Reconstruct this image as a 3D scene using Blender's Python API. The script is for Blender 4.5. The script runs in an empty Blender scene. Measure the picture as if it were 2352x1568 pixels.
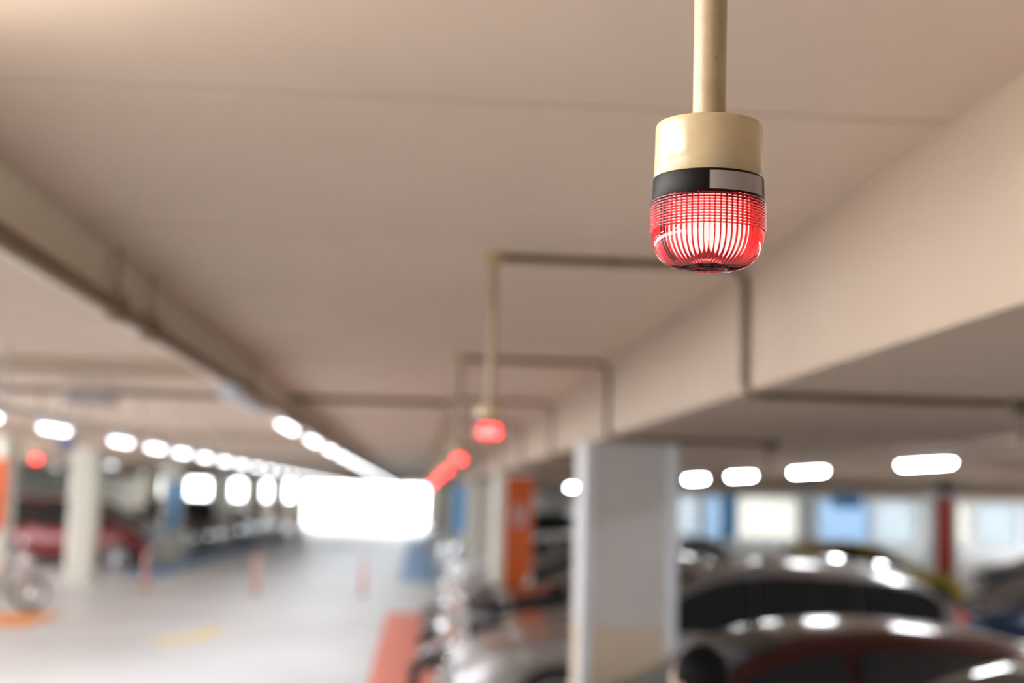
import bpy, bmesh, math, random
from mathutils import Vector, Matrix, Euler
random.seed(7)
S = bpy.context.scene
C = S.collection
PI = math.pi
IMG_W, IMG_H, FPX = 2352, 1568, 3267.0
EYE = Vector((0, 0, 2.15))

# ------------------------------------------------------------ camera
cam_d = bpy.data.cameras.new('camera'); cam = bpy.data.objects.new('camera', cam_d); C.objects.link(cam)
cam_d.sensor_width = 36.0; cam_d.lens = FPX * 36.0 / IMG_W
cam_d.clip_start = 0.05; cam_d.clip_end = 600
yaw, pitch, roll = math.radians(3.59), math.radians(6.36), math.radians(1.65)
fwd = Vector((math.sin(yaw)*math.cos(pitch), math.cos(yaw)*math.cos(pitch), math.sin(pitch)))
right = Vector((math.cos(yaw), -math.sin(yaw), 0)); up = right.cross(fwd)
# the picture is turned clockwise, so the camera is turned anticlockwise
r2 = right*math.cos(roll) + up*math.sin(roll); u2 = up*math.cos(roll) - right*math.sin(roll)
M = Matrix((r2, u2, -fwd)).transposed().to_4x4(); M.translation = EYE
cam.matrix_world = M
cam_d.dof.use_dof = True
cam_d.dof.focus_distance = 1.27
cam_d.dof.aperture_fstop = 3.0
S.camera = cam
def at(px, py, Y):
    d = r2*((px-IMG_W/2)/FPX) - u2*((py-IMG_H/2)/FPX) + fwd
    return EYE + d*(Y/d.y)

# ------------------------------------------------------------ world, exposure
w = bpy.data.worlds.new('sky'); S.world = w; w.use_nodes = True
bg = w.node_tree.nodes['Background']
bg.inputs[0].default_value = (0.90, 0.95, 1.0, 1); bg.inputs[1].default_value = 8.0
S.view_settings.view_transform = 'Standard'; S.view_settings.look = 'None'
S.view_settings.gamma = 1; S.view_settings.exposure = 0.80
S.view_settings.use_curve_mapping = False
S.cycles.use_denoising = True
S.cycles.max_bounces = 9; S.cycles.diffuse_bounces = 4; S.cycles.glossy_bounces = 4
S.cycles.transmission_bounces = 9; S.cycles.transparent_max_bounces = 12
S.cycles.sample_clamp_indirect = 6.0; S.cycles.blur_glossy = 0.5
S.cycles.use_adaptive_sampling = True; S.cycles.adaptive_threshold = 0.05
LAMP_E = 58.0

# ------------------------------------------------------------ materials
def mat(name, col, rough=0.6, metal=0.0, var=0.08, scale=6.0, bump=0.0, bscale=80.0, spec=0.5, emit=None, es=0, trans=0, ior=1.45, coat=0, speck=None):
    m = bpy.data.materials.new(name); m.use_nodes = True
    nt = m.node_tree; b = nt.nodes['Principled BSDF']
    tc = nt.nodes.new('ShaderNodeTexCoord')
    nz = nt.nodes.new('ShaderNodeTexNoise'); nz.inputs['Scale'].default_value = scale; nz.inputs['Detail'].default_value = 5
    nt.links.new(tc.outputs['Object'], nz.inputs['Vector'])
    rp = nt.nodes.new('ShaderNodeValToRGB')
    c = Vector(col)
    rp.color_ramp.elements[0].position = 0.3; rp.color_ramp.elements[1].position = 0.7
    rp.color_ramp.elements[0].color = (*(c*(1-var)), 1); rp.color_ramp.elements[1].color = (*[min(1, v*(1+var)) for v in c], 1)
    nt.links.new(nz.outputs['Fac'], rp.inputs[0])
    out = rp.outputs[0]
    if speck:
        n2 = nt.nodes.new('ShaderNodeTexNoise'); n2.inputs['Scale'].default_value = speck[0]; n2.inputs['Detail'].default_value = 3
        nt.links.new(tc.outputs['Object'], n2.inputs['Vector'])
        r3 = nt.nodes.new('ShaderNodeValToRGB'); r3.color_ramp.elements[0].position = speck[1]; r3.color_ramp.elements[1].position = speck[1]+0.06
        r3.color_ramp.elements[0].color = (0, 0, 0, 1); r3.color_ramp.elements[1].color = (1, 1, 1, 1)
        nt.links.new(n2.outputs['Fac'], r3.inputs[0])
        mx = nt.nodes.new('ShaderNodeMix'); mx.data_type = 'RGBA'
        nt.links.new(r3.outputs[0], mx.inputs['Factor']); nt.links.new(out, mx.inputs['A']); mx.inputs['B'].default_value = (*speck[2], 1)
        out = mx.outputs['Result']
    nt.links.new(out, b.inputs['Base Color'])
    b.inputs['Roughness'].default_value = rough; b.inputs['Metallic'].default_value = metal
    b.inputs['Specular IOR Level'].default_value = spec; b.inputs['IOR'].default_value = ior
    b.inputs['Transmission Weight'].default_value = trans; b.inputs['Coat Weight'].default_value = coat
    if bump:
        n3 = nt.nodes.new('ShaderNodeTexNoise'); n3.inputs['Scale'].default_value = bscale
        nt.links.new(tc.outputs['Object'], n3.inputs['Vector'])
        bp = nt.nodes.new('ShaderNodeBump'); bp.inputs['Strength'].default_value = bump; bp.inputs['Distance'].default_value = 0.002
        nt.links.new(n3.outputs['Fac'], bp.inputs['Height']); nt.links.new(bp.outputs[0], b.inputs['Normal'])
    if emit:
        b.inputs['Emission Color'].default_value = (*emit, 1); b.inputs['Emission Strength'].default_value = es
    return m

MT = {}
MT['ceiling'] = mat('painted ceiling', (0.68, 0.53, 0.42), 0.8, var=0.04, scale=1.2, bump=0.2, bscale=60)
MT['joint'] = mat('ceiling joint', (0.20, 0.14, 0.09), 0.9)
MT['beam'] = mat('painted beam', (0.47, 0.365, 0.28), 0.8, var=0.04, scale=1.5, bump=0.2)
MT['beamlit'] = mat('beam with painted light', (0.78, 0.68, 0.54), 0.8, var=0.04, scale=1.5)  # light falling on the left beam's face is put into this colour
MT['floor'] = mat('coated floor', (0.74, 0.765, 0.80), 0.36, var=0.08, scale=0.35, spec=0.5)
MT['ground'] = mat('outside concrete', (0.6, 0.6, 0.6), 0.8)
MT['wall'] = mat('cream wall', (0.70, 0.67, 0.58), 0.8, var=0.05, scale=0.8)
MT['palewall'] = mat('pale wall', (0.78, 0.82, 0.82), 0.7, var=0.05, scale=0.8)
MT['column'] = mat('painted column', (0.60, 0.57, 0.555), 0.6, var=0.04, scale=2)
MT['colcream'] = mat('cream column', (0.68, 0.66, 0.58), 0.6, var=0.04, scale=2)
MT['coltan'] = mat('tan column foot', (0.62, 0.51, 0.39), 0.6, var=0.05, scale=2)
MT['guard'] = mat('pale corner guard', (0.74, 0.77, 0.82), 0.35)
MT['orange'] = mat('orange paint', (0.50, 0.09, 0.012), 0.5)
MT['orangef'] = mat('orange floor paint', (0.90, 0.33, 0.07), 0.45)
MT['redf'] = mat('salmon floor paint', (0.85, 0.25, 0.17), 0.45)
MT['bluef'] = mat('blue floor paint', (0.22, 0.42, 0.72), 0.45)
MT['yellow'] = mat('yellow floor paint', (0.90, 0.74, 0.42), 0.5, var=0.05)
MT['blue'] = mat('blue paint', (0.12, 0.38, 0.72), 0.5)
MT['dusk'] = mat('dusky blue paint', (0.16, 0.17, 0.28), 0.5)
MT['mauve'] = mat('mauve grey lettering', (0.42, 0.33, 0.36), 0.5)
MT['redsign'] = mat('red sign paint', (0.55, 0.07, 0.04), 0.5)
MT['white'] = mat('white paint', (0.80, 0.80, 0.80), 0.5)
MT['pipe'] = mat('brown painted pipe', (0.15, 0.10, 0.06), 0.5, var=0.1, scale=20)
MT['tray'] = mat('tan painted pipe', (0.20, 0.12, 0.06), 0.5, var=0.08, scale=10)
MT['cream'] = mat('cream pole paint', (0.42, 0.315, 0.195), 0.38, var=0.10, scale=35, bump=0.15, bscale=300, speck=(95, 0.70, (0.30, 0.22, 0.14)))
MT['boxpaint'] = mat('yellowed box paint', (0.42, 0.31, 0.13), 0.45)
MT['steel'] = mat('grey steel', (0.35, 0.31, 0.30), 0.45, metal=0.4)
MT['housing'] = mat('aged cream plastic', (0.60, 0.45, 0.27), 0.13, var=0.13, scale=28, bump=0.05, bscale=2200, speck=(420, 0.70, (0.42, 0.31, 0.18)))
MT['band'] = mat('black plastic', (0.008, 0.005, 0.006), 0.4, spec=0.15, var=0.15, scale=40, bump=0.15, bscale=3000)
MT['sticker'] = mat('grey sticker', (0.36, 0.31, 0.29), 0.5, var=0.06, scale=120, speck=(600, 0.72, (0.33, 0.30, 0.28)))
MT['lumbody'] = mat('white enamel', (0.72, 0.76, 0.85), 0.35, var=0.03)
MT['lumlit'] = mat('lit diffuser', (0.9, 0.9, 0.9), 0.5, emit=(0.95, 0.98, 1.0), es=LAMP_E)
MT['lumsoft'] = mat('lit louvre diffuser', (0.9, 0.9, 0.9), 0.5, emit=(0.95, 0.98, 1.0), es=4.5)
MT['lumnear'] = mat('lit deep diffuser', (0.9, 0.9, 0.9), 0.5, emit=(1.0, 0.96, 0.88), es=15)
MT['lumoff'] = mat('unlit diffuser', (0.75, 0.79, 0.90), 0.3)
MT['tyre'] = mat('tyre rubber', (0.015, 0.015, 0.016), 0.8)
MT['chrome'] = mat('chrome', (0.85, 0.87, 0.9), 0.12, metal=1, var=0.02)
MT['rim'] = mat('alloy', (0.55, 0.56, 0.58), 0.3, metal=0.9)
MT['dark'] = mat('dark trim', (0.02, 0.02, 0.022), 0.4)
MT['glass'] = mat('tinted car glass', (0.012, 0.016, 0.018), 0.04, spec=0.6)
MT['headlamp'] = mat('headlamp', (0.8, 0.83, 0.86), 0.08, metal=0.7)
MT['tail'] = mat('tail lamp', (0.65, 0.02, 0.02), 0.15)
MT['taillit'] = mat('glowing tail lamp', (0.65, 0.02, 0.02), 0.15, emit=(1, 0.05, 0.04), es=2.5)
MT['plate'] = mat('number plate', (0.8, 0.8, 0.78), 0.4)
MT['bollard'] = mat('orange bollard', (0.78, 0.22, 0.13), 0.4)
MT['reflect'] = mat('white reflective band', (0.85, 0.85, 0.85), 0.25)
def paint(name, col, rough=0.22, metal=0.3): return mat(name, col, rough, metal=metal, var=0.02, coat=0.6)
P = {'silver': paint('silver car paint', (0.30, 0.29, 0.295), 0.28, 0.6), 'grey': paint('grey car paint', (0.17, 0.155, 0.15)),
     'beige': paint('beige car paint', (0.38, 0.34, 0.30)), 'maroon': paint('maroon car paint', (0.055, 0.010, 0.010)),
     'red': paint('red car paint', (0.15, 0.004, 0.009)), 'white': paint('white car paint', (0.75, 0.75, 0.76), 0.25, 0),
     'black': paint('black car paint', (0.02, 0.02, 0.024)), 'navy': paint('navy car paint', (0.02, 0.045, 0.09)),
     'olive': paint('yellow green car paint', (0.60, 0.48, 0.07), 0.4, 0), 'charcoal': paint('charcoal car paint', (0.06, 0.06, 0.07))}

def red_lens_mat():
    m = bpy.data.materials.new('red clear plastic'); m.use_nodes = True
    nt = m.node_tree; b = nt.nodes['Principled BSDF']
    nz = nt.nodes.new('ShaderNodeTexNoise'); nz.inputs['Scale'].default_value = 30
    tc = nt.nodes.new('ShaderNodeTexCoord'); nt.links.new(tc.outputs['Object'], nz.inputs['Vector'])
    rp = nt.nodes.new('ShaderNodeValToRGB'); nt.links.new(nz.outputs['Fac'], rp.inputs[0]); nt.links.new(rp.outputs[0], b.inputs['Base Color'])
    rp.color_ramp.elements[0].color = (0.42, 0.016, 0.025, 1); rp.color_ramp.elements[1].color = (0.46, 0.020, 0.031, 1)
    b.inputs['Roughness'].default_value = 0.02; b.inputs['Transmission Weight'].default_value = 1.0; b.inputs['IOR'].default_value = 1.49
    return m
MT['lens'] = red_lens_mat()
MT['bulb'] = mat('glowing bulb', (0.25, 0.25, 0.25), 0.4, emit=(1.0, 1.0, 0.60), es=90)
MT['reflector'] = mat('inner reflector', (0.06, 0.02, 0.02), 0.35)
MT['hub'] = mat('dark red plastic', (0.10, 0.006, 0.012), 0.12)
MT['post'] = mat('dark post', (0.03, 0.01, 0.012), 0.2)

# ------------------------------------------------------------ mesh helpers
def V(*a): return Vector(a)
class MB:
    def __init__(s): s.v = []; s.f = []
    def add(s, vs, fs):
        o = len(s.v); s.v += [tuple(v) for v in vs]; s.f += [tuple(i+o for i in f) for f in fs]; return s
    def box(s, x0, x1, y0, y1, z0, z1):
        return s.add([(x, y, z) for x in (x0, x1) for y in (y0, y1) for z in (z0, z1)],
                     [(0,1,3,2), (4,6,7,5), (0,4,5,1), (2,3,7,6), (0,2,6,4), (1,5,7,3)])
    def tube(s, pts, r, n=12, closed=False):
        pts = [Vector(p) for p in pts]; m = len(pts); vs = []; fs = []
        prev = None
        for i, p in enumerate(pts):
            a = pts[(i-1) % m] if (closed or i > 0) else p; b = pts[(i+1) % m] if (closed or i < m-1) else p
            t = (b-a).normalized()
            if prev is None:
                ref = Vector((0, 0, 1)) if abs(t.z) < 0.9 else Vector((1, 0, 0)); u = t.cross(ref).normalized()
            else: u = (prev - t*prev.dot(t)).normalized()
            prev = u; q = t.cross(u); rr = r[i] if isinstance(r, (list, tuple)) else r
            for k in range(n):
                a_ = 2*PI*k/n; vs.append(p + u*(rr*math.cos(a_)) + q*(rr*math.sin(a_)))
        L = m if closed else m-1
        for i in range(L):
            for k in range(n):
                a = i*n+k; b = i*n+(k+1) % n; c = ((i+1) % m)*n+(k+1) % n; d = ((i+1) % m)*n+k
                fs.append((a, b, c, d))
        if not closed: fs.append(tuple(range(n-1, -1, -1))); fs.append(tuple(range((m-1)*n, m*n)))
        return s.add(vs, fs)
    def lathe(s, prof, n=48, c=(0, 0, 0), axis='z', caps=True, rf=None):
        vs = []; fs = []; m = len(prof); c = Vector(c)
        for i, (r, z) in enumerate(prof):
            for k in range(n):
                a = 2*PI*k/n; rr = r + (rf(i, a) if rf else 0)
                x, y = rr*math.cos(a), rr*math.sin(a)
                p = (x, y, z) if axis == 'z' else ((z, x, y) if axis == 'x' else (x, z, y))
                vs.append(c+Vector(p))
        for i in range(m-1):
            for k in range(n):
                fs.append((i*n+k, i*n+(k+1) % n, (i+1)*n+(k+1) % n, (i+1)*n+k))
        if caps: fs.append(tuple(range(n-1, -1, -1))); fs.append(tuple(range((m-1)*n, m*n)))
        return s.add(vs, fs)
    def ell(s, c, r, n=20, m=12, rot=None):
        c = Vector(c); vs = []; fs = []
        for i in range(m+1):
            th = PI*i/m
            for k in range(n):
                a = 2*PI*k/n; p = Vector((r[0]*math.sin(th)*math.cos(a), r[1]*math.sin(th)*math.sin(a), r[2]*math.cos(th)))
                if rot: p = rot @ p
                vs.append(c+p)
        for i in range(m):
            for k in range(n): fs.append((i*n+k, i*n+(k+1) % n, (i+1)*n+(k+1) % n, (i+1)*n+k))
        return s.add(vs, fs)
    def prism(s, poly, z0, z1):
        n = len(poly); vs = [(x, y, z0) for x, y in poly]+[(x, y, z1) for x, y in poly]
        fs = [tuple(range(n-1, -1, -1)), tuple(range(n, 2*n))]+[(i, (i+1) % n, n+(i+1) % n, n+i) for i in range(n)]
        return s.add(vs, fs)
    def build(s, name, m, parent=None, smooth=False, bevel=0, sub=0, loc=None):
        me = bpy.data.meshes.new(name); me.from_pydata(s.v, [], s.f)
        bm = bmesh.new(); bm.from_mesh(me); bmesh.ops.remove_doubles(bm, verts=bm.verts, dist=1e-6); bmesh.ops.recalc_face_normals(bm, faces=bm.faces); bm.to_mesh(me); bm.free()
        me.materials.append(m if not isinstance(m, str) else MT[m])
        if smooth:
            for p in me.polygons: p.use_smooth = True
            if smooth != 'all': me.set_sharp_from_angle(angle=math.radians(38))
        o = bpy.data.objects.new(name, me); C.objects.link(o)
        if parent: o.parent = parent
        if loc: o.location = loc
        if bevel:
            b = o.modifiers.new('bevel', 'BEVEL'); b.width = bevel; b.segments = 3; b.limit_method = 'ANGLE'
        if sub:
            b = o.modifiers.new('sub', 'SUBSURF'); b.levels = sub; b.render_levels = sub
        return o
def thing(name, label, cat, loc=(0, 0, 0), rz=0, group=None):
    o = bpy.data.objects.new(name, None); C.objects.link(o); o.location = loc; o.rotation_euler = (0, 0, rz)
    o.empty_display_size = 0.1
    o['label'] = label; o['category'] = cat
    if group: o['group'] = group
    return o
def tag(o, label, cat, group=None):
    o['label'] = label; o['category'] = cat
    if group: o['group'] = group
    return o
def struct(o): o['kind'] = 'structure'; return o
def dup(root, loc, rz=None, label=None, group=None):
    r = root.copy(); C.objects.link(r); r.location = loc
    if rz is not None: r.rotation_euler = (0, 0, rz)
    if label: r['label'] = label
    if group: r['group'] = group
    for ch in list(root.children):
        c = ch.copy(); C.objects.link(c); c.parent = r
        for g in list(ch.children):
            d = g.copy(); C.objects.link(d); d.parent = c
    return r
def bend(pts, rad, seg=6):
    """polyline with rounded corners"""
    pts = [Vector(p) for p in pts]; out = [pts[0]]
    for i in range(1, len(pts)-1):
        a, b, c = pts[i-1], pts[i], pts[i+1]
        u = (a-b).normalized(); v = (c-b).normalized()
        for k in range(seg+1):
            t = k/seg; p0 = b+u*rad; p2 = b+v*rad
            out.append(p0*(1-t)**2 + b*2*t*(1-t) + p2*t*t)
    out.append(pts[-1]); return out

# ------------------------------------------------------------ building shell
ZC, ZR, ZL, XB = 3.06, 2.58, 2.85, 1.22
YF = 105.0
struct(MB().prism([(-19.5, -12), (36, -12), (36, 66.3), (7.4, 66.3), (7.4, YF), (-19.5, YF)], -0.3, 0).build('floor', 'floor'))
struct(MB().prism([(-60, YF), (7.4, YF), (7.4, 66.3), (120, 66.3), (120, 260), (-60, 260)], -0.3, -0.01).build('ground', 'ground'))
m = MB(); y = -12.0
joints = [3.2+1.72*k for k in range(-8, 60)]
m = MB(); prev = -12.0
for j in joints:
    if j > YF: break
    m.box(-19.5, 36 if j < 66.3 else 7.4, prev, j-0.010, ZC, ZC+0.004); prev = j+0.010
m.box(-19.5, 7.4, prev, YF, ZC, ZC+0.004)
ce = struct(m.build('ceiling', 'ceiling'))
struct(MB().prism([(-19.5, -12), (36, -12), (36, 66.3), (7.4, 66.3), (7.4, YF), (-19.5, YF)], ZC+0.004, ZC+0.3).build('ceiling', 'joint'))
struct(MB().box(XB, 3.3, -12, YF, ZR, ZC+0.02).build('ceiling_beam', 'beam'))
struct(MB().box(-1.31, -1.21, -12, YF, ZL, ZC+0.002).build('ceiling_beam', 'beamlit'))
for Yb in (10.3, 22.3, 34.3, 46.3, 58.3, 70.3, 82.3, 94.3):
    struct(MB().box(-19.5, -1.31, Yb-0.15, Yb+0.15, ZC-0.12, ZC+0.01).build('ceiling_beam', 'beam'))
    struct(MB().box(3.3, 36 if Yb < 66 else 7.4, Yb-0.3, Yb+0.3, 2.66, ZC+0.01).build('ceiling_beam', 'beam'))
# far wall with the exit and the high openings beside it
def wall_with_holes(name, x0, x1, y0, y1, z1, holes, m_):
    m = MB(); xs = x0
    for (a, b, c, d) in sorted(holes):
        m.box(xs, a, y0, y1, 0, z1)
        if c > 0: m.box(a, b, y0, y1, 0, c)
        if d < z1: m.box(a, b, y0, y1, d, z1)
        xs = b
    m.box(xs, x1, y0, y1, 0, z1)
    return struct(m.build(name, m_))
wall_with_holes('wall_back', -19.5, 7.7, YF, YF+0.3, ZC+0.3,
    [(-8.15, 0.64, 0, 2.92)] + [(c-w_/2, c+w_/2, 1.72, 2.95) for c, w_ in ((-15.9, 1.5), (-13.3, 1.3), (-11.5, 1.4), (-9.6, 1.6), (-18.3, 0.6))] , 'wall')
struct(MB().box(36, 36.3, -12.3, 22, 0, ZC+0.3).build('wall_right', 'wall'))  # unseen wall, added to block the bright sky reflected in the cup
struct(MB().box(36, 36.3, 22, 66.3, 0, 0.9).build('wall_right', 'wall'))
struct(MB().box(7.4, 7.7, 66.3, YF, 0, ZC+0.3).build('wall_right', 'wall'))
struct(MB().box(-19.8, 36, -12.3, -12, 0, ZC+0.3).build('wall_front_unseen', 'wall'))  # unseen wall behind the camera, added to cut daylight on the near lamp
lw = MB().box(-19.8, -19.5, 46, YF+0.3, 0, ZC+0.3).build('wall_left', 'wall'); struct(lw)
struct(MB().box(-19.8, -19.5, -12, 46, 0, 0.9).build('wall_left', 'wall'))
# right bay end wall with daylight openings
spans = ((7.9, 9.2), (9.6, 11.6), (12.0, 13.1), (13.4, 14.4), (14.9, 17.8), (18.1, 21.2), (21.5, 23.4), (23.8, 26.0), (26.4, 28.4), (28.8, 31.0))
wall_with_holes('wall_back', 7.4, 36.3, 66, 66.3, ZC+0.02, [(a, b, 0.7, 2.62) for a, b in spans], 'palewall')
def frosted(name, col):
    m = bpy.data.materials.new(name); m.use_nodes = True; nt = m.node_tree; b = nt.nodes['Principled BSDF']
    out = nt.nodes['Material Output']; tr = nt.nodes.new('ShaderNodeBsdfTranslucent'); mx = nt.nodes.new('ShaderNodeMixShader')
    nz = nt.nodes.new('ShaderNodeTexNoise'); nz.inputs['Scale'].default_value = 1.5
    rp = nt.nodes.new('ShaderNodeValToRGB'); rp.color_ramp.elements[0].color = (*[c*0.85 for c in col], 1); rp.color_ramp.elements[1].color = (*col, 1)
    nt.links.new(nz.outputs['Fac'], rp.inputs[0]); nt.links.new(rp.outputs[0], tr.inputs['Color'])
    b.inputs['Base Color'].default_value = (0.6, 0.6, 0.6, 1); b.inputs['Roughness'].default_value = 0.4
    mx.inputs[0].default_value = 0.85; nt.links.new(b.outputs[0], mx.inputs[1]); nt.links.new(tr.outputs[0], mx.inputs[2]); nt.links.new(mx.outputs[0], out.inputs[0])
    return m
FR = [frosted('frosted glass pale', (0.34, 0.36, 0.37)), frosted('frosted glass cream', (0.44, 0.425, 0.395)), frosted('frosted glass bluish', (0.26, 0.32, 0.38))]
for i, (a, b) in enumerate(spans):
    struct(MB().box(a, b, 66.14, 66.16, 0.7, 2.62).build('window_%d' % (i+1), FR[(0, 0, 0, 2, 1, 2, 0, 1, 0, 2)[i]]))

# ------------------------------------------------------------ columns
def column(x0, Y, w_, foot, body='column', sign=None, label=None):
    ch = 0.05; x1 = x0+w_; y1 = Y+w_
    poly = [(x0+ch, Y), (x1-ch, Y), (x1, Y+ch), (x1, y1-ch), (x1-ch, y1), (x0+ch, y1), (x0, y1-ch), (x0, Y+ch)]
    zt = ZR if (1 < x0 < 3) else ZC
    o = struct(MB().prism(poly, foot and 1.3 or 0, zt).build('column', body))
    if foot: struct(MB().prism(poly, 0, 1.3).build('column', 'coltan'))
    if label: o['label'] = label
    return o
column(1.17, 10, 0.66, True)
for (gx, gy) in ((1.17, 10), (1.77, 10)):
    g = MB().box(gx-0.008, gx+0.068, gy-0.008, gy+0.068, 0.0, 2.57)
    side = 'left' if gx < 1.5 else 'right'
    tag(g.build('corner_guard', 'guard', bevel=0.01), 'pale corner guard on the %s edge of the nearest grey column' % side, 'corner guard')
for Y in (22, 34, 46, 58, 70, 82, 94): column(1.17, Y, 0.62, False, 'colcream')
for Y in (34, 46, 58, 70, 82, 94): column(-8.12, Y, 0.62, False, 'colcream')
column(-8.2, 27, 0.62, False, 'colcream')
for Y in (34, 46, 58): column(12.5, Y, 0.62, False, 'palewall')

def painted_sign(x0, Y, w_, z0, z1, mt, label, tip=0.45, sides=True, mark=True):
    t = thing('column_sign', label, 'sign', (x0, Y, z0))
    th = 0.012
    # pentagon-bottomed front sheet: slanted foot rising to the right
    poly = [(0, tip*0.0), (w_*0.35, 0), (w_, tip), (w_, z1-z0), (0, z1-z0)]
    n = len(poly); vs = [(x, -th, z) for x, z in poly]+[(x, 0, z) for x, z in poly]
    fs = [tuple(range(n)), tuple(range(2*n-1, n-1, -1))]+[(i, (i+1) % n, n+(i+1) % n, n+i) for i in range(n)]
    MB().add(vs, fs).build('front_sheet', mt, t)
    if sides:
        MB().box(-th, 0, -th, w_, 0, z1-z0).build('side_sheet', mt, t)
    if mark:
        zc = (z1-z0)*0.68
        mk = MB()
        for i in range(3): mk.box(w_*(0.2+0.22*i), w_*(0.34+0.22*i), -th-0.004, -th, zc-0.16, zc+0.16)
        mk.build('lettering', 'mauve', t)['label'] = 'pale blurred lettering'
    return t
painted_sign(1.36, 22, 0.42, 0.62, 2.52, 'orange', 'orange sign sheet with slanted foot on the column behind the grey one')
painted_sign(-8.2, 27, 0.62, 1.0, 2.66, 'orange', 'orange column sign at the left edge beside the red van', mark=False)
painted_sign(1.17, 46, 0.62, 1.0, 2.58, 'blue', 'pale blue column sign beside the right edge of the bright exit', tip=0.2, mark=False)
painted_sign(12.55, 34, 0.42, 0.5, 2.55, 'redsign', 'narrow red column sign beyond the silver car on the far right', tip=0.2, sides=False, mark=False)
painted_sign(12.5, 58, 0.62, 0.8, 2.62, 'blue', 'blue column sign just right of the grey column', tip=0.2, sides=False, mark=False)
painted_sign(-7.87, 46, 0.36, 0.8, 2.4, 'blue', 'blue column sign beside the first bright opening on the left', tip=0.3, mark=False)

# ------------------------------------------------------------ floor markings
def slab(name, x0, x1, y0, y1, m_, lab):
    return tag(MB().box(x0, x1, y0, y1, 0, 0.004).build(name, m_), lab, 'floor marking')
slab('floor_marking', -0.50, 0.30, 8.0, 27, 'redf', 'salmon red painted floor strip in front of the right-hand motorcycle')
slab('floor_marking', -0.40, 0.60, 37, 78, 'bluef', 'blue painted floor strip on the right before the bright exit')
slab('floor_marking', -7.35, -6.35, 36, 92, 'bluef', 'long blue painted floor strip along the left row of parked cars')
slab('floor_marking', -7.9, -5.95, 22.6, 25.2, 'orangef', 'orange painted floor patch under the motorcycle on the left')
ar = [(-3.72, 20.6), (-3.3, 20.7), (-3.0, 21.6), (-2.95, 23.2), (-3.2, 23.4), (-3.3, 22.2), (-3.5, 21.5), (-3.7, 21.4)]
tag(MB().prism(ar, 0, 0.004).build('lane_arrow', 'yellow'), 'pale yellow curved arrow mark on the bare road floor', 'floor marking')

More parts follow.
